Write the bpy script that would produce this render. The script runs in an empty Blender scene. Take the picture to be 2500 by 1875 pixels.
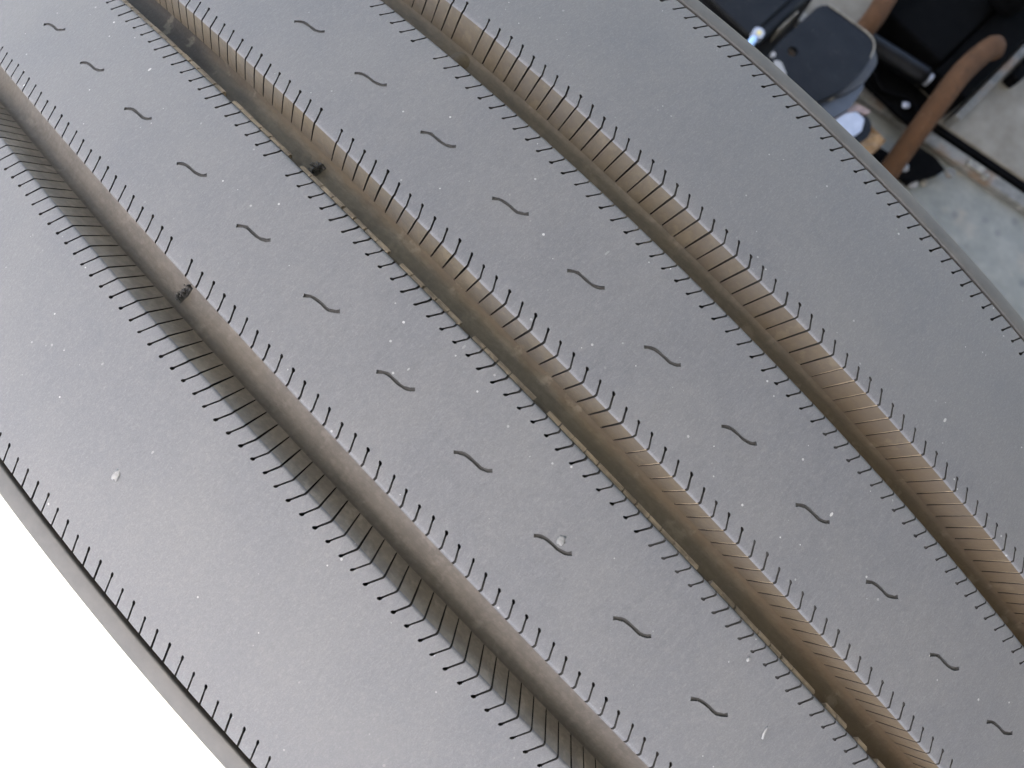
import bpy, bmesh, math, random
import numpy as np
from mathutils import Vector, Matrix
from mathutils.geometry import delaunay_2d_cdt
random.seed(7); RNG = np.random.default_rng(7)
S = bpy.context.scene
COL = S.collection
R_ = math.radians
PI = math.pi

# ------------------------------------------------------------------ camera, sky, sun, exposure
cam = bpy.data.cameras.new('camera'); co = bpy.data.objects.new('camera', cam); COL.objects.link(co)
CR = [[0.6976571315, 0.7135673200, -0.0640016146], [0.7141148238, -0.6854416547, 0.1421610233], [0.0575720878, -0.1448841535, -0.9877722596]]  # columns right, down, forward
CPOS = Vector((0.00251694, -0.02482181, 1.13123661))
m = Matrix(((CR[0][0], -CR[0][1], -CR[0][2]), (CR[1][0], -CR[1][1], -CR[1][2]), (CR[2][0], -CR[2][1], -CR[2][2])))
co.matrix_world = Matrix.Translation(CPOS) @ m.to_4x4()
cam.sensor_width = 36; cam.lens = 36 * 1505.147 / 2500
cam.clip_start = 0.005; cam.clip_end = 500
cam.dof.use_dof = True; cam.dof.focus_distance = 0.146; cam.dof.aperture_fstop = 19.0
S.camera = co

SUN_EL = 63.0
w = bpy.data.worlds.new("World"); S.world = w; w.use_nodes = True
wt = w.node_tree; bg = wt.nodes['Background']
sky = wt.nodes.new('ShaderNodeTexSky'); sky.sky_type = 'NISHITA'; sky.sun_disc = False
sky.sun_elevation = R_(SUN_EL); sky.sun_rotation = R_(192)
sky.air_density = 1.0; sky.dust_density = 5.0; sky.ozone_density = 0.8
wt.links.new(sky.outputs[0], bg.inputs[0]); bg.inputs[1].default_value = 0.12
sl = bpy.data.lights.new('sun', 'SUN'); so = bpy.data.objects.new('sun', sl); COL.objects.link(so)
sl.energy = 3.5; sl.angle = R_(0.5); sl.color = (1, 0.95, 0.88)
so.rotation_euler = (R_(90 - SUN_EL), 0, PI - R_(192))
S.view_settings.view_transform = 'Standard'; S.view_settings.look = 'None'
S.view_settings.gamma = 1; S.view_settings.exposure = 3.29

# ------------------------------------------------------------------ helpers
def tag(o, label=None, cat=None, group=None, kind=None):
    if label: o['label'] = label
    if cat: o['category'] = cat
    if group: o['group'] = group
    if kind: o['kind'] = kind
    return o
def empty(name, loc):
    o = bpy.data.objects.new(name, None); COL.objects.link(o); o.location = loc; o.empty_display_size = 0.05; return o
def link(name, me, mats, parent=None, smooth=False):
    if not isinstance(mats, (list, tuple)): mats = [mats]
    for x in mats: me.materials.append(x)
    if smooth: me.polygons.foreach_set('use_smooth', [True] * len(me.polygons))
    o = bpy.data.objects.new(name, me); COL.objects.link(o)
    if parent: o.parent = parent
    return o
def frompy(name, vs, fs, mats, parent=None, smooth=False, midx=None):
    me = bpy.data.meshes.new(name); me.from_pydata([tuple(v) for v in vs], [], [tuple(f) for f in fs]); 
    o = link(name, me, mats, parent, smooth)
    if midx is not None: me.polygons.foreach_set('material_index', midx)
    me.update(); return o
def frombm(name, bm, mats, parent=None, smooth=False):
    me = bpy.data.meshes.new(name); bm.normal_update(); bm.to_mesh(me); bm.free(); return link(name, me, mats, parent, smooth)

class NT:
    def __init__(s, name):
        s.m = bpy.data.materials.new(name); s.m.use_nodes = True; s.t = s.m.node_tree; s.b = s.t.nodes['Principled BSDF']
    def n(s, typ, **kw):
        nd = s.t.nodes.new('ShaderNode' + typ)
        for k, v in kw.items():
            if k in nd.inputs: nd.inputs[k].default_value = v
            else: setattr(nd, k, v)
        return nd
    def l(s, a, b): s.t.links.new(a, b)
    def coord(s, scale=(1, 1, 1), out='Object'):
        c = s.n('TexCoord'); mp = s.n('Mapping'); mp.inputs['Scale'].default_value = scale; s.l(c.outputs[out], mp.inputs[0]); return mp.outputs[0]
    def noise(s, vec, scale, detail=4, rough=0.55):
        nd = s.n('TexNoise'); nd.inputs['Scale'].default_value = scale; nd.inputs['Detail'].default_value = detail; nd.inputs['Roughness'].default_value = rough
        s.l(vec, nd.inputs['Vector']); return nd.outputs['Fac']
    def ramp(s, fac, stops):
        r = s.n('ValToRGB'); e = r.color_ramp.elements
        while len(e) < len(stops): e.new(0.5)
        for q, (p, c) in zip(e, stops): q.position = p; q.color = c if len(c) == 4 else (*c, 1)
        s.l(fac, r.inputs[0]); return r.outputs[0]
    def mix(s, fac, a, b, typ='MIX'):
        x = s.n('MixRGB'); x.blend_type = typ
        for i, v in ((0, fac), (1, a), (2, b)):
            if hasattr(v, 'node'): s.l(v, x.inputs[i])
            else: x.inputs[i].default_value = v if i == 0 else (*v, 1)
        return x.outputs[0]
    def bump(s, h, strength=0.3, dist=0.001, prev=None):
        b = s.n('Bump'); b.inputs['Strength'].default_value = strength; b.inputs['Distance'].default_value = dist; s.l(h, b.inputs['Height'])
        if prev: s.l(prev, b.inputs['Normal'])
        s.l(b.outputs[0], s.b.inputs['Normal']); return b.outputs[0]
    def set(s, **kw):
        for k, v in kw.items():
            i = s.b.inputs[k.replace('_', ' ')]
            if hasattr(v, 'node'): s.l(v, i)
            else: i.default_value = (*v, 1) if isinstance(v, tuple) and len(v) == 3 else v
        return s.m
def math_(t, op, a, b=None):
    x = t.n('Math'); x.operation = op
    for i, v in ((0, a), (1, b)):
        if v is None: continue
        if hasattr(v, 'node'): t.l(v, x.inputs[i])
        else: x.inputs[i].default_value = v
    return x.outputs[0]
BW = lambda v: (v, v, v)

# ---- rubber of the worn tread: buffed across, dusted, tiny lint specks with their glints painted bright
def mat_tread():
    t = NT('tread_rubber')
    o = t.coord()
    st = t.coord((1, 0.28, 1))                       # buffing strokes run across the tread
    fine = t.noise(st, 2600, 3, .6); mid = t.noise(st, 700, 4, .6); big = t.noise(o, 40, 4, .55); patch = t.noise(o, 12, 2)
    c = t.ramp(mid, [(.30, (.0755, .0772, .0822)), (.70, (.0885, .0902, .0955))])
    c = t.mix(t.ramp(big, [(.35, BW(0)), (.75, BW(.35))]), c, (.118, .115, .110))
    c = t.mix(t.ramp(fine, [(.5, BW(0)), (.78, BW(.30))]), c, (.165, .163, .16))
    grain = t.noise(o, 3800, 2, .7)
    c = t.mix(t.ramp(grain, [(.52, BW(0)), (.80, BW(.32))]), c, (.17, .17, .178))
    c = t.mix(t.ramp(grain, [(.22, BW(.35)), (.46, BW(0))]), c, (.045, .046, .05))
    for sc, thr, rad, strv, seed in ((420, .975, .10, (1, .55, 1), 0), (240, .975, .08, (1, .3, 1), 5), (900, .965, .20, (1, 1, 1), 11)):
        cc = t.n('TexCoord'); mp = t.n('Mapping'); mp.inputs['Scale'].default_value = strv; mp.inputs['Location'].default_value = (seed, seed * 2, seed * 3)
        t.l(cc.outputs['Object'], mp.inputs[0])
        v = t.n('TexVoronoi'); v.inputs['Scale'].default_value = sc; t.l(mp.outputs[0], v.inputs['Vector'])
        sep = t.n('SeparateColor'); t.l(v.outputs['Color'], sep.inputs[0])
        near = math_(t, 'LESS_THAN', v.outputs['Distance'], math_(t, 'MULTIPLY', sep.outputs[2], rad * 1.5))
        pick = math_(t, 'GREATER_THAN', sep.outputs[0], thr)
        c = t.mix(math_(t, 'MULTIPLY', math_(t, 'MULTIPLY', near, pick), sep.outputs[1]), c, (.27, .268, .262))
    t.bump(t.noise(t.coord((1, .45, 1)), 1500, 5, .65), .38, .00025)
    return t.set(Base_Color=c, Roughness=t.ramp(mid, [(.3, BW(.55)), (.7, BW(.66))]), Specular_IOR_Level=.3)
# ---- groove walls: rubber under dried mud
def mat_wall(name, dust, amount, mud_and_shade=False, streak=.55, brown=0.):
    t = NT(name); o = t.coord(); st = t.coord((1, .5, 1))
    a = t.noise(o, 90, 5, .6); b = t.noise(o, 700, 4, .6); e = t.noise(o, 25, 3)
    f = t.ramp(a, [(.25, BW(amount * .55)), (.65, BW(min(1, amount * 1.25)))])
    c = t.mix(f, (.06, .057, .054), dust)
    c = t.mix(t.ramp(b, [(.45, BW(0)), (.75, BW(.45))]), c, tuple(min(1, x * 1.5) for x in dust))
    c = t.mix(t.ramp(e, [(.5, BW(0)), (.7, BW(.3))]), c, (dust[0] * 1.05, dust[1] * .92, dust[2] * .66))
    if mud_and_shade:                                        # shade painted in: groove colour turns near-black towards both ends
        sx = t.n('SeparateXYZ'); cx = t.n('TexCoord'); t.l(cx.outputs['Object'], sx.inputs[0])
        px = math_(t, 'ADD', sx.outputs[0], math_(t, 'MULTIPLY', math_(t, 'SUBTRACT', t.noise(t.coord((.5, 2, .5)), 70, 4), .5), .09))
        end_shade = t.ramp(math_(t, 'ADD', math_(t, 'MULTIPLY', px, 2.0), .5), [(.22, BW(.92)), (.32, BW(0)), (.66, BW(0)), (.80, BW(.62))])
        py = math_(t, 'ADD', sx.outputs[1], math_(t, 'MULTIPLY', math_(t, 'SUBTRACT', t.noise(o, 220, 4), .5), .0035))
        c = t.mix(t.ramp(math_(t, 'ADD', math_(t, 'MULTIPLY', py, 60), .5), [(.47, BW(0)), (.60, BW(.75))]), c, (.052, .037, .020))   # brown mud settled against the right wall
        c = t.mix(end_shade, c, (.012, .010, .008))
    g = t.noise(t.coord((.35, 2.2, .35)), 260, 5, .65)   # mud streaks run along the groove
    c = t.mix(t.ramp(g, [(.42, BW(0)), (.62, BW(streak))]), c, (.040, .036, .031))
    if brown:                                        # one end of the tread ran through wetter, browner mud
        sb = t.n('SeparateXYZ'); cb_ = t.n('TexCoord'); t.l(cb_.outputs['Object'], sb.inputs[0])
        pb = math_(t, 'ADD', sb.outputs[0], math_(t, 'MULTIPLY', math_(t, 'SUBTRACT', t.noise(o, 50, 5), .5), .08))
        c = t.mix(t.ramp(math_(t, 'ADD', math_(t, 'MULTIPLY', pb, 2.0), .5), [(.48, BW(0)), (.78, BW(brown))]), c, (.058, .037, .017))
    k = t.noise(o, 160, 4, .6)
    c = t.mix(t.ramp(k, [(.60, BW(0)), (.68, BW(.28))]), c, tuple(min(1, x * 1.9) for x in dust))
    t.bump(b, .5, .0004)
    return t.set(Base_Color=c, Roughness=.75, Specular_IOR_Level=.3)
def mat_plain(name, c1, c2, scale=40, rough=.6, spec=.5, metal=0., bump=.2, bdist=.001):
    t = NT(name); n = t.noise(t.coord(), scale, 5, .6)
    t.bump(n, bump, bdist)
    return t.set(Base_Color=t.ramp(n, [(.3, c1), (.7, c2)]), Roughness=rough, Specular_IOR_Level=spec, Metallic=metal)
M_tread = mat_tread()
M_wallg = mat_wall('groove_wall_grey_dust', (.155, .137, .115), .9, streak=.2)
M_wallb = mat_wall('groove_wall_brown_mud', (.056, .045, .029), .85, streak=.3, brown=.7)
M_baseg = mat_wall('groove_base_grey_dust', (.088, .080, .071), .85, streak=.22)
M_baseb = mat_wall('groove_base_grey_brown', (.084, .073, .057), .85, streak=.35, brown=.85)
M_basec = mat_wall('groove_base_mud_shade', (.096, .087, .070), .85, True, streak=.3, brown=.8)
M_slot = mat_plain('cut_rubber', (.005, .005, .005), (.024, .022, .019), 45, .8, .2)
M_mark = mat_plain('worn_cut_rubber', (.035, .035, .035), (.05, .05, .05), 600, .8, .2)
M_side = mat_plain('sidewall_rubber', (.02, .02, .02), (.035, .034, .033), 60, .6)
M_shoulder = mat_plain('shoulder_rubber', (.040, .039, .037), (.056, .054, .050), 220, .6, .4, 0, .25, .0003)

# ------------------------------------------------------------------ the tyre
TR = 0.5; KCR = 1.0550012641; TC = Vector((0, 0, TR))     # radius at the middle, crown curvature, centre
DTH = 0.008070557174; TH0 = -0.1638; P = DTH * TR          # sipe spacing (angle), angle of the skipped sipe, spacing in metres
mm = .001
tyre = empty('truck_tyre', (0, 0, 0)); 
tag(tyre, 'large grey worn truck tyre with four siped ribs and three muddy grooves, standing upright', 'tyre')
def surf(th, y, d):                                        # depth d below the crowned tread, in tyre space shifted to stand on the ground
    r = TR - KCR * y * y - d
    return (r * math.sin(th), y, TR + r * math.cos(th))
# edge kinds: levels (depth, offset towards the groove), all mm
G_A = [(0, -.5), (.1, -.14), (.4, .17), (2.8, 1.45), (7.35, 3.85)]       # outer grooves
G_B = [(0, -.5), (.1, -.14), (.4, .17), (2.4, 1.15), (6.15, 2.75)]       # middle groove
ST_A = [(0, -.75), (.13, -.2), (.5, .1), (4, .45), (7.35, .75)]
ST_B = [(0, -.75), (.13, -.2), (.5, .1), (3, .6), (6.15, 1.2)]
THIN = [(0, -.22), (.1, -.05), (.35, .04), (5.0, .05)]
SLOT = [(0, -.26), (.35, -.25), (.72, -.215), (.86, -.25), (.96, -.42), (1.08, -.37), (1.13, 0), (1.08, .37), (.96, .42), (.86, .25), (.72, .215), (.35, .25), (0, .26)]
VARY = {k: [(random.uniform(-.35, .35), random.uniform(.85, 1.15), random.uniform(-.12, .12), random.uniform(.75, 1.2)) for _ in range(6)] for k in 'ABCDEFGH'}   # tip length, width, lean, bulb
def slot_shift(u, d, D): return (1 - u) * (1.55 - 1.75 * (d / D))
class Edge:
    def __init__(s, y, tip, lv, side): s.y, s.tip, s.lv, s.side, s.D = y, tip, lv, side, lv[-1][0]    # side +1: groove lies towards +y
    def slot(s, i):                                          # the outline of the i-th sipe, never quite like its neighbours
        dt, wd, ln, bb = VARY[s.key][i % 6]; L = abs(s.tip - s.y)
        return [(u * (1 + dt / L) if u > .3 else u, ds * (bb if .9 < u else wd) + (ln * u)) for u, ds in SLOT]
    def pos(s, sv, u, level, k):                           # sv: mm along tread from the pitch line -> (s mm, y mm, d mm)
        d, off = level
        return (sv + slot_shift(u, d, s.D), (s.y + s.side * off) * (1 - u) + s.tip * u, d)
E_ = {'A': Edge(-99.55, -96.0, THIN, -1), 'B': Edge(-52.9, -56.9, G_A, 1), 'C': Edge(-41.1, -37.6, ST_A, -1), 'D': Edge(-5.3, -8.7, ST_B, 1),
      'E': Edge(5.2, 8.4, G_B, -1), 'F': Edge(41.0, 37.5, ST_A, 1), 'G': Edge(53.0, 56.2, G_A, -1), 'H': Edge(99.45, 96.0, THIN, 1)}
for k_, e_ in E_.items(): e_.key = k_
RIBS = [('A', 'B', None), ('C', 'D', (-23.4, 2.32)), ('E', 'F', (22.6, 5.42)), ('G', 'H', None)]
SPATH = [(-4.15, -1.5), (-3.6, -1.0), (-3.0, -.6), (-2.2, -.22), (-1.2, -.07), (0, 0), (1.2, .06), (2.2, .2), (3.0, .58), (3.6, 1.0), (4.3, 1.72)]
SJIT = [[(random.uniform(-.13, .13), random.uniform(-.1, .1), random.uniform(.82, 1.12)) for _ in SPATH] for _ in range(4)]
def s_outline(wd, v=0):
    L, Rr = [], []; PATH = [(a + j[0], b + j[1]) for (a, b), j in zip(SPATH, SJIT[v])]
    n = len(SPATH)
    for i, (a, b) in enumerate(PATH):
        p0 = PATH[max(0, i - 1)]; p1 = PATH[min(n - 1, i + 1)]
        tx, ty = p1[0] - p0[0], p1[1] - p0[1]; q = math.hypot(tx, ty); nx, ny = -ty / q, tx / q
        h = wd * SJIT[v][i][2] * (1.12 if i in (0, n - 1) else .92 if 4 <= i <= 6 else 1.0)
        L.append((a + nx * h, b + ny * h)); Rr.append((a - nx * h, b - ny * h))
    return L + Rr[::-1]
def slot_lv(dm): return 1 - .38 * min(1, dm / 7.4)
def inside(pt, poly):
    x, y = pt; c = False; j = len(poly) - 1
    for i in range(len(poly)):
        xi, yi = poly[i]; xj, yj = poly[j]
        if (yi > y) != (yj > y) and x < (xj - xi) * (y - yi) / (yj - yi) + xi: c = not c
        j = i
    return c
NIDX = (-72, 108)                                          # pitches that are cut in detail, each supercell is six
SB = -2.95                                                 # cell border, mm before the sipe line
def cell(el, er, smark, skip0, npitch=6, cut=True, first=0, i0=0, sv_=0):
    """one stretch of a rib in flat (s, y, d) mm; returns verts, faces, material index"""
    pm = P * 1000
    def outline_side(e):                                   # list of (s, u, ds) along increasing s
        pts = [(SB, 0, 0, 0)]
        for i in range(npitch):
            if cut and not (skip0 and i == first):
                for u, ds in e.slot(i0 + i): pts.append((i * pm, u, ds, 1))
            else: pts.append((i * pm, 0, 0, 0))
            if i < npitch - 1: pts.append(((i + 1) * pm + SB, 0, 0, 0))
        pts.append((npitch * pm + SB, 0, 0, 0))
        return pts
    vs, fs, mi = [], [], []
    sides = []
    for e in (el, er):
        pts = outline_side(e); rings = []
        for lvl in e.lv:
            ring = []
            for sv, u, ds, _ in pts:
                a, b, d = e.pos(sv, u, lvl, 0); ring.append(len(vs)); vs.append((a + ds * slot_lv(lvl[0]), b, d))
            rings.append(ring)
        isslot = [pts[i][3] and pts[i + 1][3] for i in range(len(pts) - 1)]
        for k in range(len(rings) - 1):
            for i in range(len(pts) - 1):
                if isslot[i]: continue
                q = [rings[k][i], rings[k][i + 1], rings[k + 1][i + 1], rings[k + 1][i]]
                fs.append(q if e.side < 0 else q[::-1]); mi.append(0 if k < 2 else 1)
        sides.append(rings[0])
    # top polygon
    loop = sides[0] + sides[1][::-1]
    poly = [(vs[i][0], vs[i][1]) for i in loop]
    s0, s1 = vs[sides[0][0]][0], vs[sides[0][-1]][0]
    yl = max(vs[i][1] for i in sides[0]); yr = min(vs[i][1] for i in sides[1])
    yl0 = min(vs[i][1] for i in sides[0]); yr0 = max(vs[i][1] for i in sides[1])
    ny = max(3, int((yr0 - yl0) / 5)); yb = [yl0 + (yr0 - yl0) * k / ny for k in range(1, ny)]
    coords = [Vector(p) for p in poly]; idmap = list(loop); edges = []
    nl = len(sides[0]); n = len(loop)
    def addv(a, b):
        coords.append(Vector((a, b))); idmap.append(len(vs)); vs.append((a, b, 0)); return len(coords) - 1
    br = [addv(s1, b) for b in yb]; bl = [addv(s0, b) for b in reversed(yb)]
    seq = list(range(nl)) + br + list(range(nl, n)) + bl
    bound = [tuple(coords[i]) for i in seq]
    edges += [(seq[i], seq[(i + 1) % len(seq)]) for i in range(len(seq))]
    hole = None
    if smark and cut:
        ysm, ph = smark; hole = [(a + ph * pm, b + ysm) for a, b in s_outline(.41, sv_)]
        hi = [addv(a, b) for a, b in hole]; edges += [(hi[i], hi[(i + 1) % len(hi)]) for i in range(len(hi))]
    step = 2.0 if cut else 4.0
    nx_ = int((s1 - s0) / step)
    for k in range(1, nx_):
        a = s0 + (s1 - s0) * k / nx_
        for b in yb:
            if yl + .8 < b < yr - .8 and (not hole or min(math.hypot(a - h[0], b - h[1]) for h in hole) > .8) and not (hole and inside((a, b), hole)): addv(a, b)
    r = delaunay_2d_cdt(coords, edges, [], 0, 1e-7)
    ov = r[0]; omap = []
    for k, src in enumerate(r[3]):
        if src: omap.append(idmap[src[0]])
        else: omap.append(len(vs)); vs.append((ov[k][0], ov[k][1], 0))
    for f in r[2]:
        c = (sum(ov[i][0] for i in f) / 3, sum(ov[i][1] for i in f) / 3)
        if not inside(c, bound): continue
        if hole and inside(c, hole): continue
        a, b, d = (ov[i] for i in f)
        if (b - a).cross(d - a) < 0: f = f[::-1]
        fs.append([omap[i] for i in f][::-1]); mi.append(0)
    return vs, fs, mi
def bend(vs, s_off_idx):
    a = np.array(vs) * mm
    th = TH0 + s_off_idx * DTH + a[:, 0] / TR
    r = TR - KCR * a[:, 1] ** 2 - a[:, 2]
    return np.stack([r * np.sin(th), a[:, 1], TR + r * np.cos(th)], 1)
rib_objs = []
TOTAL = 2 * PI / DTH
for ri, (l, rr, sm) in enumerate(RIBS):
    el, er = E_[l], E_[rr]
    start = NIDX[0] + (3 if ri == 2 else 0)
    smk = (sm[0], sm[1] - (3 if ri == 2 else 0)) if sm else None
    variants = {}
    def get(kind, v):
        kind_ = kind; kind = (kind, v)
        if kind not in variants:
            if kind_ == 'cut': variants[kind] = cell(el, er, smk, False, i0=start, sv_=v)
            elif kind_ == 'skip': variants[kind] = cell(el, er, smk, True, first=(0 - start) % 6, i0=start, sv_=v)
            else: variants[kind] = cell(el, er, None, False, cut=False)
        return variants[kind]
    V, F, Mi = [], [], []; base = 0; i = start
    while i < start + TOTAL - 6:
        det = i < NIDX[1]
        has0 = i <= 0 < i + 6 and l not in 'A'
        kind = 'plain' if not det else ('skip' if has0 else 'cut')
        if kind == 'skip' and ri == 3: kind = 'skip'
        vs, fs, mi = get(kind, ((i - start) // 6 * 7 // 3) % 4 if kind != 'plain' else 0)
        V.append(bend(vs, i)); F += [[q + base for q in f] for f in fs]; Mi += mi; base += len(vs); i += 6
    last = cell(el, er, None, False, npitch=5, cut=False)
    rem = start + TOTAL - i                                # close the ring behind
    vs = [(a if a < SB + 1.6 else SB + (a - SB) * rem / 5.0 * 1.0, b, d) for a, b, d in last[0]]
    V.append(bend(vs, i)); F += [[q + base for q in f] for f in last[1]]; Mi += last[2]
    o = frompy('rib', np.concatenate(V), F, [M_tread, M_wallg if ri == 0 else M_wallb], tyre, True, Mi)
    bm = bmesh.new(); bm.from_mesh(o.data); bmesh.ops.remove_doubles(bm, verts=bm.verts, dist=2e-6); bm.to_mesh(o.data); bm.free()
    o.data.set_sharp_from_angle(angle=R_(50))
    rib_objs.append(o)

# ---- sipes: the cut's own walls and floor; one mesh per row, turned about the axle
M_plug = mat_wall('mud_in_sipe', (.165, .125, .078), 1.0)
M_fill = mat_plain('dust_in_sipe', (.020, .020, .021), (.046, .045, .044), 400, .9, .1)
PLUG = dict(E=26, G=31, B=41); FILL = dict(A=99, B=48, C=46, D=30, E=34, F=33, G=32, H=99)
def state(k, i): return (1 if i >= PLUG.get(k, 999) else 0) + (2 if i >= FILL[k] else 0)
def sipe_mesh(e, i, stt=0):
    vs, fs = [], []; rings = []; SLOT = e.slot(i)
    for lvl in e.lv:
        ring = []
        for u, ds in SLOT:
            a, b, d = e.pos(0, u, lvl, 0); ring.append(len(vs)); vs.append((a + ds * slot_lv(lvl[0]), b, d))
        rings.append(ring)
    for k in range(len(rings) - 1):
        for i in range(len(SLOT) - 1):
            q = [rings[k][i], rings[k][i + 1], rings[k + 1][i + 1], rings[k + 1][i]]
            fs.append(q if e.side < 0 else q[::-1])
    f = rings[-1][:]; fs.append(f if e.side > 0 else f[::-1]); nsl = len(fs)
    if stt & 1:                                              # a plug of dried mud standing in the cut of the groove wall
        rows_ = []
        for d, off in e.lv[2:]:
            q = []
            for ds in (-.22, .3):
                a, b, dd = e.pos(0, .045, (d, off), 0); q.append(len(vs)); vs.append((a + ds * slot_lv(d), b, dd))
            rows_.append(q)
        for k in range(len(rows_) - 1): fs.append([rows_[k][0], rows_[k][1], rows_[k + 1][1], rows_[k + 1][0]] if e.side < 0 else [rows_[k][1], rows_[k][0], rows_[k + 1][0], rows_[k + 1][1]])
    npl = len(fs)
    if stt & 2:                                              # dust packed nearly to the top
        q = []
        for u, ds in SLOT:
            a, b, dd = e.pos(0, u, (.24, 0), 0); q.append(len(vs)); vs.append((a + ds, b, dd))
        fs.append(q if e.side > 0 else q[::-1])
    pts = np.array(vs) * mm; th = pts[:, 0] / TR; r = TR - KCR * pts[:, 1] ** 2 - pts[:, 2]
    me = bpy.data.meshes.new('sipe'); me.from_pydata([tuple(v) for v in np.stack([r * np.sin(th), pts[:, 1], r * np.cos(th)], 1)], [], fs)
    for x in (M_slot, M_plug, M_fill): me.materials.append(x)
    me.polygons.foreach_set('material_index', [0] * nsl + [1] * (npl - nsl) + [2] * (len(fs) - npl))
    me.update(); return me
def mark_mesh(y0, v):
    out = s_outline(.41, v); n = len(out); vs = []; fs = []
    for d in (0, .42): vs += [(a, b + y0, d) for a, b in out]
    for i in range(n): fs.append([i, (i + 1) % n, n + (i + 1) % n, n + i])
    h = n // 2
    for i in range(h - 1): fs.append([n + i, n + i + 1, n + n - 2 - i, n + n - 1 - i])
    pts = np.array(vs) * mm; th = pts[:, 0] / TR; r = TR - KCR * pts[:, 1] ** 2 - pts[:, 2]
    me = bpy.data.meshes.new('wavy_sipe'); me.from_pydata([tuple(v) for v in np.stack([r * np.sin(th), pts[:, 1], r * np.cos(th)], 1)], [], fs)
    me.materials.append(M_mark); me.update(); return me
ROWRIB = dict(A=0, B=0, C=1, D=1, E=2, F=2, G=3, H=3)
Rinv = m.transposed()
def view(p):                                               # how large a sipe shows (used only to choose which become single objects)
    q = Rinv @ (Vector(p) - CPOS); 
    if q.z > -.01: return 0
    if abs(q.x / -q.z) > .84 or abs(q.y / -q.z) > .635: return 0
    return 1 / q.length
cand = []
for k, e in E_.items():
    for i in range(NIDX[0], NIDX[1]):
        if i == 0 and k not in 'AH': continue
        if ROWRIB[k] == 2 and i < NIDX[0] + 3: continue
        cand.append((view(surf(TH0 + i * DTH, e.tip * mm, 0)), k, i))
cand.sort(reverse=True)
single = set((k, i) for v, k, i in cand[:270] if v > 0)
rest = {k: [] for k in E_}
meshes = {(k, i, q): sipe_mesh(e, i, q) for k, e in E_.items() for i in range(6) for q in range(4)}
def rot_about(o, th): o.rotation_euler = (0, th, 0); o.location = (0, 0, TR)
for v, k, i in cand:
    if (k, i) in single:
        o = bpy.data.objects.new('sipe', meshes[k, i % 6, state(k, i)]); COL.objects.link(o); o.parent = rib_objs[ROWRIB[k]]; rot_about(o, TH0 + i * DTH)
    else: rest[k].append(i)
for pair in ('AB', 'CD', 'EF', 'GH'):
    bm = bmesh.new()
    for k in pair:
        for i in rest[k]:
            n0 = len(bm.verts); bm.from_mesh(meshes[k, i % 6, state(k, i)]); bm.verts.ensure_lookup_table()
            bmesh.ops.transform(bm, matrix=Matrix.Translation((0, 0, TR)) @ Matrix.Rotation(TH0 + i * DTH, 4, 'Y'), verts=bm.verts[n0:])
    o = frombm('far_sipes', bm, [M_slot, M_plug, M_fill], rib_objs[ROWRIB[pair[0]]]); o['kind'] = 'stuff'
for ri in (1, 2):
    y0, ph = RIBS[ri][2]; mes = [mark_mesh(y0, v) for v in range(4)]
    i = NIDX[0] + ph; nc = 0
    while i + 1.5 < NIDX[1]:
        o = bpy.data.objects.new('wavy_sipe', mes[(nc * 7 // 3) % 4]); COL.objects.link(o); o.parent = rib_objs[ri]; rot_about(o, TH0 + i * DTH); i += 6; nc += 1

# ---- surfaces of revolution: groove bottoms, shoulder ribs, sidewalls
def revolve(name, prof, mats, seg=720, parent=tyre, wob=0.):
    """prof: (y mm, depth mm) list"""
    n = len(prof); vs = np.zeros((seg, n, 3))
    for j, (y, d) in enumerate(prof):
        for_th = np.arange(seg) * 2 * PI / seg
        r = TR - KCR * min(abs(y), 108) ** 2 * 1e-6 - d * mm + wob * mm * np.sin(for_th * 41 + y) * np.sin(for_th * 97)
        vs[:, j] = np.stack([r * np.sin(for_th), np.full(seg, y * mm), TR + r * np.cos(for_th)], 1)
    fs = [[a * n + j, a * n + j + 1, ((a + 1) % seg) * n + j + 1, ((a + 1) % seg) * n + j] for a in range(seg) for j in range(n - 1)]
    return frompy(name, vs.reshape(-1, 3), fs, mats, parent, True)
revolve('groove_base', [(-49.2, 7.2), (-48.85, 8.0), (-48.35, 8.6), (-47.7, 8.9), (-46.7, 9.0), (-45.6, 8.95), (-44.4, 8.75), (-43, 8.4), (-42.2, 8.1), (-41.7, 7.2)], [M_baseg], wob=.1)
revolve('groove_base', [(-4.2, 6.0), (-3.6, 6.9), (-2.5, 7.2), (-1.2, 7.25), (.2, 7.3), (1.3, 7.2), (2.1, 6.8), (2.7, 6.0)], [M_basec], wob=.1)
revolve('groove_base', [(41.6, 7.2), (42.1, 7.8), (43, 8.3), (44.5, 8.7), (46, 8.9), (47.2, 8.8), (48.2, 8.4), (48.9, 7.9), (49.3, 7.2)], [M_baseb], wob=.1)
for sg in (-1, 1):
    e0 = 99.5 * sg
    revolve('shoulder_groove', [(99.4 * sg, 4.9), (100.45 * sg, 4.9)][::sg], [M_wallb])
    revolve('shoulder_rib', [(100.35 * sg, 4.95), (100.4 * sg, .45), (100.55 * sg, .15), (100.85 * sg, .06), (102.6 * sg, .0), (104.2 * sg, .1), (104.8 * sg, .35), (105.2 * sg, .9), (105.6 * sg, 2.2), (106.6 * sg, 8)][::sg], [M_shoulder])
    revolve('sidewall', [(106.5 * sg, 7.5), (111 * sg, 22), (124 * sg, 58), (135 * sg, 95), (139 * sg, 125), (136 * sg, 155), (124 * sg, 185), (112 * sg, 203), (104 * sg, 207), (98 * sg, 205), (104 * sg, 190),
                         (122 * sg, 160), (128 * sg, 125), (122 * sg, 90), (108 * sg, 55), (90 * sg, 34), (0, 25)][::sg], [M_side], 256)

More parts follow.
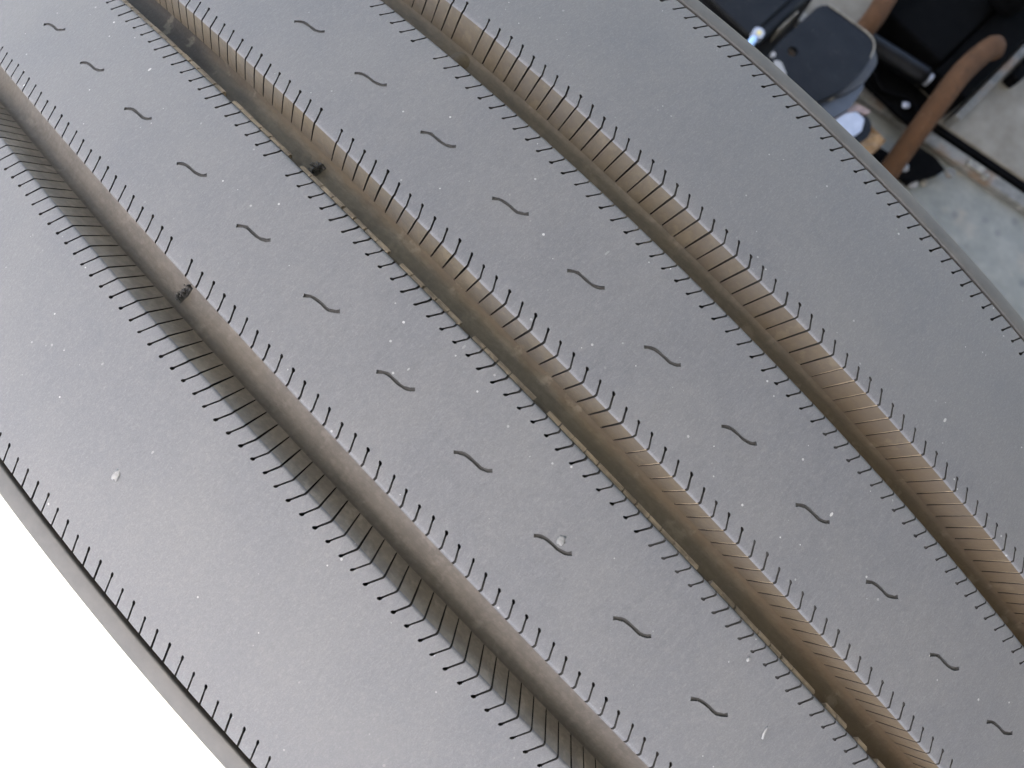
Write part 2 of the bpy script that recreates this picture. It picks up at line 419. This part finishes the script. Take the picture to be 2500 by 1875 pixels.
# ---- thin moulded ridge along the left wall of the middle groove, broken at every sipe
vs, fs = [], []
for i in range(-45, 75):
    wob = random.uniform(-.06, .06); a0 = 1.0 + random.uniform(0, .25); a1 = P * 1000 + .8 + random.uniform(-.2, .15)
    if random.random() < .06: continue
    b = len(vs)
    for s_ in (a0, (a0 + a1) / 2, a1):
        for y, d in ((-4.7, 4.0), (-3.95 + wob, 4.05), (-3.45 + wob, 4.6), (-4.2, 5.5)):
            th = TH0 + i * DTH + s_ * mm / TR; vs.append(surf(th, y * mm, d * mm))
    for q in range(2):
        for j in range(3): fs.append([b + q * 4 + j, b + q * 4 + 4 + j, b + q * 4 + 5 + j, b + q * 4 + 1 + j])
    fs += [[b, b + 1, b + 2, b + 3], [b + 11, b + 10, b + 9, b + 8]]
M_ridge = mat_wall('ridge_dry_mud', (.34, .28, .21), 1.0)
o = frompy('moulded_ridge', vs, fs, [M_ridge], tyre)

# ---- wear bars across the grooves, black and torn in the left and middle groove
M_torn = mat_plain('torn_rubber', (.008, .008, .008), (.03, .03, .03), 900, .45, .5, 0, .8, .001)
def wear_bar(yc, hw, top, bottom, idx, mat, name='wear_bar', rough=.35, ln=1.6):
    bm = bmesh.new(); nS, nY = 7, 12
    g = []
    for a in range(nS):
        row = []
        for b in range(nY):
            fy = b / (nY - 1) * 2 - 1; fs_ = a / (nS - 1) * 2 - 1
            d = bottom - (bottom - top) * max(0, 1 - abs(fs_) ** 1.5) * (1 - (.75 * fy * fy if rough > .3 else .15 * fy * fy)) * (random.uniform(.45, 1.1) if rough > .3 else 1) + random.uniform(-rough, rough) * (1 - abs(fs_))
            p = surf(TH0 + idx * DTH + (fs_ * ln + .5) * mm / TR, (yc + fy * hw) * mm, d * mm); row.append(bm.verts.new(p))
        g.append(row)
    for a in range(nS - 1):
        for b in range(nY - 1): bm.faces.new((g[a][b], g[a + 1][b], g[a + 1][b + 1], g[a][b + 1]))
    for _ in range(int(9 * (rough > .3))):                  # torn crumbs along the bar
        q = bmesh.ops.create_icosphere(bm, subdivisions=1, radius=random.uniform(.2, .5) * mm)['verts']
        c = Vector(surf(TH0 + idx * DTH + random.uniform(-.6, 1.4) * mm / TR, (yc + random.uniform(-.9, .7) * hw) * mm, (top - random.uniform(-.4, .3)) * mm))
        for v_ in q: v_.co = Vector((v_.co.x * random.uniform(.6, 1.7), v_.co.y * random.uniform(.6, 1.6), v_.co.z * random.uniform(.5, 1.2))) + c
    return frombm(name, bm, [mat], tyre, rough <= .3)
wear_bar(-44.6, 2.9, 7.3, 8.8, .4, M_torn, rough=.31, ln=1.2)
wear_bar(-1.8, 2.3, 5.7, 7.2, .5, M_torn, rough=.31, ln=1.2)
wear_bar(45.5, 3.2, 7.4, 8.8, .3, M_baseb, rough=.1, ln=3)
wear_bar(-.8, 2.8, 4.6, 7.2, 54, mat_wall('pale_mud', (.24, .20, .165), 1.0, streak=.2), rough=.15, ln=3.2)

# ---- bits stuck on the tread: things of their own
M_dust = mat_plain('dust_smear', (.12, .12, .117), (.16, .158, .152), 900, .9)
M_flake = mat_plain('pale_flake', (.15, .149, .144), (.20, .198, .191), 900, .7)
def flake(name, th, y, sx, sy, h, label, mat=M_flake, ang=0.):
    bm = bmesh.new(); q = bmesh.ops.create_icosphere(bm, subdivisions=2, radius=1)['verts']
    ca, sa = math.cos(ang), math.sin(ang)
    for v_ in q:
        k = 1 + random.uniform(-.45, .45); x_, y_, z_ = v_.co.x * sx * k, v_.co.y * sy * k, v_.co.z * h
        v_.co = Vector((x_ * ca - y_ * sa, x_ * sa + y_ * ca, z_))
    o = frombm(name, bm, [mat], None, True); o.location = surf(th, y, -h * .6); o.rotation_euler = (0, th, 0)
    tag(o, label, 'debris'); return o
exec_flakes = [
    ('paint_flake', -.1062, -.0809, .0009, .0013, .00016, 'small white paint flake stuck on the leftmost rib near its outer edge', 0.4),
    ('grit_grain', .1437, -.0103, .00035, .0005, .0003, 'tiny cream grit grain lying on the second rib from the left beside the middle groove', 0),
    ('lint_shred', .1720, -.0185, .00035, .0013, .00015, 'short pale lint shred lying on the second rib at the bottom of the picture', .35),
    ('dust_smear', .0498, -.0215, .0009, .0010, .00012, 'pale dust smear beside a wavy cut on the second rib', .2)]
for nm, th, y, sx, sy, h, lab, an in exec_flakes: flake(nm, th, y, sx, sy, h, lab, M_dust if 'smear' in nm else M_flake, an)

# ------------------------------------------------------------------ ground, and unseen awning added for shade
def mat_ground():
    t = NT('ground_concrete'); o = t.coord()
    a = t.noise(o, 3, 5, .6); b = t.noise(o, 30, 6, .65); c_ = t.noise(o, 9, 3)
    c = t.ramp(a, [(.3, (.080, .083, .070)), (.7, (.118, .120, .104))])
    c = t.mix(t.ramp(b, [(.4, BW(0)), (.75, BW(.45))]), c, (.20, .19, .165))
    c = t.mix(t.ramp(c_, [(.56, BW(0)), (.66, BW(.4))]), c, (.22, .175, .13))
    v = t.n('TexVoronoi'); v.inputs['Scale'].default_value = 22; t.l(o, v.inputs['Vector'])
    sep = t.n('SeparateColor'); t.l(v.outputs['Color'], sep.inputs[0])
    spot = math_(t, 'MULTIPLY', t.ramp(v.outputs['Distance'], [(.06, BW(1)), (.26, BW(0))]), math_(t, 'GREATER_THAN', sep.outputs[0], .45))
    c = t.mix(math_(t, 'MULTIPLY', spot, .75), c, (.06, .065, .06))
    t.bump(b, .3, .003)
    return t.set(Base_Color=c, Roughness=.8)
bm = bmesh.new(); bmesh.ops.create_grid(bm, x_segments=8, y_segments=8, size=60)
o = frombm('ground', bm, [mat_ground()]); tag(o, 'pale concrete ground, shaded by the machine and sunlit on the far left', kind='structure')

def box(bm, x0, x1, y0, y1, z0, z1, bev=0., seg=2, mat=None):
    r = bmesh.ops.create_cube(bm, size=1)['verts']
    for v_ in r: v_.co = Vector(((x0 + x1) / 2 + v_.co.x * (x1 - x0), (y0 + y1) / 2 + v_.co.y * (y1 - y0), (z0 + z1) / 2 + v_.co.z * (z1 - z0)))
    if mat is not None: bmesh.ops.transform(bm, matrix=mat, verts=r)
    if bev:
        es = list({e for v_ in r for e in v_.link_edges}); bmesh.ops.bevel(bm, geom=es, offset=bev, segments=seg, affect='EDGES', profile=.5)
M_roof = mat_plain('white_bounce_sheet', (.70, .70, .69), (.78, .78, .77), 5)  # white underside bounces fill light onto the tyre
can = empty('shade_awning', (.6, .2, 0)); tag(can, 'unseen awning on posts with one end wall, added to shade the tyre and machine', 'awning')  # out of view, added to block and shape the light
AY0, AY1, AX0, AX1, AH = -.57, 1.75, -1.3, 2.6, 1.8
def abox(name, x0, x1, y0, y1, z0, z1, mt=M_roof):
    bm = bmesh.new(); box(bm, x0 - .6, x1 - .6, y0 - .2, y1 - .2, z0, z1, .004); return frombm(name, bm, [mt], can)
abox('shade_roof', AX0, AX1, AY0, AY1, AH, AH + .03)
for x, y in ((AX0 + .02, AY0 + .02), (AX0 + .02, AY1 - .08), (AX1 - .08, AY0 + .02), (AX1 - .08, AY1 - .08)): abox('post', x, x + .06, y, y + .06, 0, AH - .002)
abox('shade_wall', 1.3, 1.36, AY0 + .1, AY1 - .1, 0, AH - .002, mat_plain('unseen_wall', (.12, .115, .105), (.17, .16, .15), 4, .85))  # unseen wall added to darken one side of the tyre

# ------------------------------------------------------------------ machine parts on the floor behind the tyre
def mat_black():
    t = NT('black_paint'); o = t.coord(); n = t.noise(o, 26, 5, .6)
    c = t.ramp(n, [(.3, (.0014, .0014, .0015)), (.7, (.0058, .0059, .0062))])
    c = t.mix(t.ramp(t.noise(o, 70, 6, .75), [(.58, BW(0)), (.72, BW(.35))]), c, (.030, .029, .027))       # dust film
    c = t.mix(t.ramp(t.noise(o, 190, 3, .6), [(.70, BW(0)), (.76, BW(.8))]), c, (.11, .10, .085))            # chips and grit
    t.bump(n, .25, .002)
    return t.set(Base_Color=c, Roughness=.45, Specular_IOR_Level=.10)
M_black = mat_black()
M_blackm = mat_plain('black_matte', (.0008, .0008, .0008), (.0022, .0022, .0022), 60, .9, .03)
def mat_hose():
    t = NT('brown_hose'); o = t.coord(); n = t.noise(o, 25, 5, .65)
    c = t.ramp(n, [(.3, (.040, .020, .009)), (.7, (.068, .034, .016))])
    c = t.mix(t.ramp(t.noise(o, 60, 6, .7), [(.52, BW(0)), (.68, BW(.4))]), c, (.022, .014, .008))
    c = t.mix(t.ramp(t.noise(o, 110, 4, .6), [(.62, BW(0)), (.72, BW(.5))]), c, (.13, .085, .05))
    t.bump(n, .5, .003)
    return t.set(Base_Color=c, Roughness=.85, Specular_IOR_Level=.1)
M_rusty = mat_hose()
M_steel = mat_plain('dull_steel', (.20, .215, .25), (.30, .315, .35), 50, .5, .5, .3, .3, .001)
M_chrome = mat_plain('bright_steel', (.75, .76, .78), (.85, .85, .85), 80, .15, .5, .9, .1, .0005)
M_wood = mat_plain('split_wood', (.12, .068, .028), (.25, .16, .08), 60, .8, .3, 0, .8, .004)
def mat_rail():
    t = NT('dirty_rail'); o = t.coord(); n = t.noise(o, 28, 6, .65)
    c = t.ramp(n, [(.3, (.055, .055, .048)), (.7, (.14, .132, .115))])
    c = t.mix(t.ramp(t.noise(o, 14, 5, .6), [(.55, BW(0)), (.66, BW(.7))]), c, (.10, .058, .028))
    c = t.mix(t.ramp(t.noise(o, 90, 4, .6), [(.60, BW(0)), (.70, BW(.6))]), c, (.24, .23, .21))
    t.bump(n, .5, .003)
    return t.set(Base_Color=c, Roughness=.75, Specular_IOR_Level=.3)
M_rail = mat_rail()
M_worn = mat_plain('worn_edge', (.05, .045, .034), (.17, .155, .12), 90, .6, .4)

def plate(bm, poly, z0, z1, holes=()):
    pts = [Vector(p) for p in poly]; ed = [(i, (i + 1) % len(poly)) for i in range(len(poly))]; loops = [list(poly)]
    for h in holes:
        b = len(pts); pts += [Vector(p) for p in h]; ed += [(b + i, b + (i + 1) % len(h)) for i in range(len(h))]; loops.append(list(h))
    r = delaunay_2d_cdt(pts, ed, [], 0, 1e-7)
    top = [bm.verts.new((p[0], p[1], z1)) for p in r[0]]; bot = [bm.verts.new((p[0], p[1], z0)) for p in r[0]]
    for f in r[2]:
        c = (sum(r[0][i][0] for i in f) / 3, sum(r[0][i][1] for i in f) / 3)
        if not inside(c, loops[0]) or any(inside(c, h) for h in loops[1:]): continue
        a, b_, d = (r[0][i] for i in f)
        if (b_ - a).cross(d - a) < 0: f = f[::-1]
        bm.faces.new([top[i] for i in f]); bm.faces.new([bot[i] for i in f][::-1])
    for e in r[1] if False else ed:
        a, b_ = e; bm.faces.new((top[a], bot[a], bot[b_], top[b_]))
    bmesh.ops.recalc_face_normals(bm, faces=bm.faces)
def rounded(poly, rad, n=5):
    out = []
    for i, p in enumerate(poly):
        p = Vector(p); a = Vector(poly[i - 1]); b = Vector(poly[(i + 1) % len(poly)])
        r_ = min(rad, (a - p).length * .45, (b - p).length * .45)
        p0 = p + (a - p).normalized() * r_; p1 = p + (b - p).normalized() * r_
        for k in range(n + 1):
            t = k / n; q = p0 * (1 - t) ** 2 + p * 2 * t * (1 - t) + p1 * t * t; out.append((q.x, q.y))
    return out
def circ(x, y, r, n=20): return [(x + r * math.cos(2 * PI * k / n), y + r * math.sin(2 * PI * k / n)) for k in range(n)]
def tube(bm, path, rad, seg=14, caps=True):
    path = [Vector(p) for p in path]; sm = []
    for i in range(len(path) - 1):                           # smooth through the points
        p0 = path[max(0, i - 1)]; p1 = path[i]; p2 = path[i + 1]; p3 = path[min(len(path) - 1, i + 2)]
        for k in range(6):
            t = k / 6; sm.append(.5 * ((2 * p1) + (p2 - p0) * t + (2 * p0 - 5 * p1 + 4 * p2 - p3) * t * t + (3 * p1 - p0 - 3 * p2 + p3) * t ** 3))
    sm.append(path[-1]); rs = [rad] * len(sm); prev = None; n = len(sm)
    for i, p in enumerate(sm):
        t = (sm[min(n - 1, i + 1)] - sm[max(0, i - 1)]).normalized(); u = t.cross(Vector((0, 0, 1))).normalized(); v = u.cross(t)
        rr_ = rad * (.55 if i in (0, n - 1) else 1)
        ring = [bm.verts.new(p + u * math.cos(2 * PI * k / seg) * rr_ + v * math.sin(2 * PI * k / seg) * rr_) for k in range(seg)]
        if prev:
            for k in range(seg): bm.faces.new((prev[k], prev[(k + 1) % seg], ring[(k + 1) % seg], ring[k]))
        else: bm.faces.new(ring[::-1])
        prev = ring
    bm.faces.new(prev); bmesh.ops.recalc_face_normals(bm, faces=bm.faces)
def thing(name, loc, label, cat, group=None): return tag(empty(name, loc), label, cat, group)
def part(name, root, mat, fn, smooth=False):
    bm = bmesh.new(); fn(bm); bmesh.ops.translate(bm, verts=bm.verts, vec=-Vector(root.location)); return frombm(name, bm, [mat], root, smooth)
YAW = Matrix.Translation((.18, 1.13, 0)) @ Matrix.Rotation(R_(10.2), 4, 'Z')
def ybox(bm, x0, x1, y0, y1, z0, z1, bev=.002): box(bm, x0, x1, y0, y1, z0, z1, bev, 1, YAW)

# brownish slab beyond the rail, lying on the greenish ground
o_sl = thing('floor_slab', (.18, 1.13, 0), 'brown stained concrete slab beyond the dirty steel floor rail', 'slab')
M_slab = mat_plain('stained_slab', (.082, .072, .053), (.155, .140, .112), 14, .8, .3, 0, .35, .003)
part('slab', o_sl, M_slab, lambda bm: ybox(bm, -1.1, 1.15, .022, 1.4, .0, .012, .003))
rail = thing('floor_rail', (.18, 1.13, 0), 'dirty steel rail with rust patches set in the concrete under the brown hose', 'rail')
part('rail_bar', rail, M_rail, lambda bm: ybox(bm, -.75, 1.0, -.034, -.006, 0, .014))
part('rail_bar', rail, M_rail, lambda bm: ybox(bm, -.75, -.03, .024, .05, .012, .024))
part('rubber_strip', rail, M_blackm, lambda bm: ybox(bm, -.75, 1.0, .005, .021, 0, .010))
part('rail_clip', rail, M_worn, lambda bm: ybox(bm, -.14, -.05, .028, .044, .0245, .031))
part('rail_clip', rail, M_worn, lambda bm: ybox(bm, .06, .10, -.03, -.012, .0145, .020))

base = thing('bench_machine', (.03, 1.3, 0), 'low black steel machine base behind the hose with a cross tube on it', 'machine')
part('body', base, M_blackm, lambda bm: box(bm, -.098, .062, 1.172, 1.75, .0, .085, .006))  # near-black colour holds the shade of a deep opening
part('side_box', base, M_blackm, lambda bm: box(bm, .066, .148, 1.155, 1.75, .0, .078, .006))
part('cover', base, M_blackm, lambda bm: (box(bm, .03, .10, 1.33, 1.75, .0855, .16, .02, 3)))
part('cross_tube', base, M_black, lambda bm: tube(bm, [(-.09, 1.115, .06), (.0, 1.135, .06), (.066, 1.15, .06)], .018), True)
part('tube_end', base, M_steel, lambda bm: tube(bm, [(.066, 1.15, .06), (.0735, 1.152, .06)], .012), True)
part('toe_plate', base, M_blackm, lambda bm: box(bm, -.09, .145, 1.075, 1.15, .025, .034, .002))
part('edge_strip', base, M_rail, lambda bm: box(bm, .157, .172, 1.15, 1.75, .012, .045, .002))
bar = thing('black_bar', (.17, 1.5, 0), 'short black rubber bar lying on the slab right of the machine base', 'bar')
part('bar', bar, M_blackm, lambda bm: box(bm, .182, .205, 1.315, 1.62, .012, .04, .004))

for pts, rad, lab in (([(.118, 1.262, .085), (.108, 1.25, .104), (.102, 1.19, .106), (.105, 1.13, .104), (.118, 1.06, .088), (.132, 1.0, .062), (.146, .95, .036), (.158, .90, .0255), (.165, .80, .0245), (.14, .6, .0245)], .0205, 'brown hose bending over the black machine base, the longer one in full view'),
                      ([(-.125, 1.35, .108), (-.105, 1.19, .108), (-.089, 1.115, .104), (-.088, 1.06, .08), (-.11, .98, .04), (-.16, .90, .024)], .020, 'brown hose mostly hidden behind the black bracket at the top edge')):
    o = thing('hose', pts[4], lab, 'hose', 'brown hoses over the machine base')
    part('hose_tube', o, M_rusty, lambda bm: tube(bm, pts, rad), True)

br = thing('clamp_bracket', (-.09, .87, 0), 'black painted steel bracket with a round hole and worn edges beside the tyre', 'bracket')
bp = rounded([(-.15, .74), (-.160, .83), (-.160, .935), (-.148, .952), (-.06, .962), (-.036, .945), (-.028, .90), (-.028, .85), (-.044, .80), (-.06, .74)], .012)
part('plate', br, M_black, lambda bm: plate(bm, bp, .212, .22, [circ(-.133, .839, .0088)]))
part('worn_lip', br, M_worn, lambda bm: tube(bm, [(-.150, .950, .2205), (-.105, .957, .2205), (-.062, .961, .2205), (-.043, .950, .2205), (-.0345, .93, .2195)], .0014, 8), True)
part('flange', br, mat_plain('worn_black', (.006, .005, .004), (.018, .015, .012), 50, .6), lambda bm: plate(bm, rounded([(-.10, .80), (-.10, .95), (-.05, .966), (-.02, .945), (-.012, .90), (-.02, .86), (-.05, .80)], .012), .196, .2095))
part('pedestal', br, M_black, lambda bm: box(bm, -.10, -.04, .79, .90, 0, .1955, .006))
part('jaw_block', br, mat_plain('blue_black_paint', (.008, .009, .011), (.022, .025, .030), 40, .45), lambda bm: plate(bm, rounded([(-.045, .79), (-.049, .82), (-.024, .868), (-.022, .915), (-.006, .895), (.002, .85), (-.006, .815), (-.02, .79)], .006), .15, .203))
for x, y in ((-.034, .838), (-.020, .899)): part('bolt_head', br, M_worn, lambda bm: plate(bm, circ(x, y, .0055, 6), .2035, .2085))

hs = thing('machine_housing', (-.24, .86, 0), 'black machine housing left of the holed bracket at the top edge', 'machine')
part('shell', hs, M_black, lambda bm: box(bm, -.36, -.181, .75, .99, .0, .215, .014, 3))
part('lid', hs, M_black, lambda bm: box(bm, -.34, -.20, .80, .97, .2155, .224, .004, 2))
part('seam_strip', hs, M_worn, lambda bm: box(bm, -.1795, -.1765, .86, .91, .18, .212, .001, 1))
bt = thing('bright_bolt', (-.19, .80, .215), 'bright steel bolt with a bluish shank on the black housing', 'bolt')
part('head', bt, M_steel, lambda bm: plate(bm, circ(-.192, .806, .010, 12), .2255, .236))
part('cap_dot', bt, mat_plain('yellow_dot', (.45, .36, .12), (.5, .42, .16), 90), lambda bm: plate(bm, circ(-.191, .806, .004, 12), .2362, .2372))
part('shank', bt, mat_plain('blue_steel', (.20, .32, .52), (.32, .48, .72), 90, .35, .5, .1), lambda bm: tube(bm, [(-.191, .797, .231), (-.188, .782, .232), (-.184, .760, .233)], .0062), True)
for pts, lab in (([(-.143, .801), (-.133, .807), (-.112, .797), (-.104, .784), (-.112, .778), (-.133, .788)], 'white strip on the front edge of the black bracket'), ([(-.156, .81), (-.149, .812), (-.146, .805), (-.152, .80)], 'small white speck left of the white strip on the bracket')):
    o = thing('bracket_mark', (pts[0][0], pts[0][1], .2203), lab, 'mark', 'white marks on the bracket')
    part('mark', o, M_flake, lambda bm: plate(bm, rounded(pts, .003, 3), .2203, .2235))  # flat white marks on the bracket plate

nt = thing('steel_stud', (.024, .84, 0), 'light grey steel stud in a black sleeve between the bracket and the wood', 'stud')
part('sleeve', nt, M_black, lambda bm: plate(bm, circ(.027, .845, .0315, 24), 0, .188), False)
part('head', nt, M_steel, lambda bm: plate(bm, rounded([(-.004, .80), (.002, .838), (.014, .857), (.032, .857), (.043, .836), (.036, .803), (.02, .79)], .004), .1885, .2))
part('pink_washer', nt, mat_plain('pink_rust', (.12, .08, .068), (.18, .125, .105), 70), lambda bm: plate(bm, rounded([(-.012, .795), (-.008, .84), (.006, .875), (.03, .882), (.03, .872), (.012, .862), (.0, .835), (-.005, .795)], .003), .18, .194))
wd = thing('wood_block', (.07, .885, 0), 'splintered golden brown wood block beside the grey stud', 'wood')
def wood(bm):
    box(bm, .045, .088, .845, .905, 0, .148, .004, 2)
    bmesh.ops.subdivide_edges(bm, edges=bm.edges, cuts=3, use_grid_fill=True)
    for v_ in bm.verts: v_.co += Vector((random.uniform(-1, 1) * .0012, random.uniform(-1, 1) * .0012, random.uniform(-.003, .004) if v_.co.z > .14 else 0))
part('block', wd, M_wood, wood)
pad = thing('recess_shade_pad', (.17, 1.03, 0), 'flat black patch put in for the dark recess right of the hose by the rail', 'pad')
part('pad', pad, M_blackm, lambda bm: plate(bm, rounded([(.135, .98), (.135, 1.06), (.19, 1.072), (.225, 1.066), (.19, .99)], .008), 0, .022))  # black shape laid where a recess is only in shade
gp = thing('shadow_block', (.105, .95, 0), 'black block put in for the shadow between the wood and the hose', 'block')
part('shadow_wedge', gp, M_blackm, lambda bm: plate(bm, rounded([(.075, .90), (.075, .99), (.12, 1.0), (.125, .93), (.11, .88)], .006), 0, .03))  # dark block in place of the shadow beside the wood
def lump(name, x, y, r, mat, lab, cat):
    bm = bmesh.new(); bmesh.ops.create_icosphere(bm, subdivisions=2, radius=r)
    for v_ in bm.verts: v_.co *= random.uniform(.75, 1.2); v_.co.z *= .6
    o = frombm(name, bm, [mat], None, False); o.location = (x, y, r * .5); tag(o, lab, cat); return o
lump('rubble_lump', .197, 1.012, .012, M_flake, 'pale rubble lump on the floor beside the black shade pad', 'rubble')
lump('rubble_lump', .180, .985, .011, M_rail, 'grey brown rubble lump on the floor at the foot of the hose', 'rubble')
lump('rubble_lump', .215, 1.03, .008, M_worn, 'small beige rubble crumb right of the pale lump', 'rubble')

# ---- loose clutter round the machine foot
cb = thing('cable', (.0, 1.06, .03), 'thin black cable looping over the dark toe plate of the machine', 'cable')
part('cable_core', cb, M_blackm, lambda bm: tube(bm, [(-.08, 1.09, .038), (-.03, 1.10, .042), (.02, 1.083, .04), (.07, 1.105, .042), (.12, 1.09, .038)], .0045, 8), True)
for i, (x, y, z, r, mt, lab) in enumerate(((.02, 1.02, .02, .009, M_worn, 'pale grit lump on the rail left of the hose'), (.075, 1.095, .040, .007, M_steel, 'small bright nut lying on the toe plate beside the cross tube'),
        (.235, 1.07, .02, .010, M_rail, 'brown crumb on the rail just right of the black shade pad'), (.29, 1.12, .018, .008, M_worn, 'beige chip on the rail right of the hose'),
        (.16, 1.005, .024, .010, M_flake, 'white crumb lying at the edge of the black shade pad by the hose'))):
    bm = bmesh.new(); bmesh.ops.create_icosphere(bm, subdivisions=2, radius=r)
    for v_ in bm.verts: v_.co *= random.uniform(.7, 1.25); v_.co.z *= .6
    o = frombm('grit_lump' if 'nut' not in lab else 'small_nut', bm, [mt], None, False); o.location = (x, y, z); tag(o, lab, 'debris')
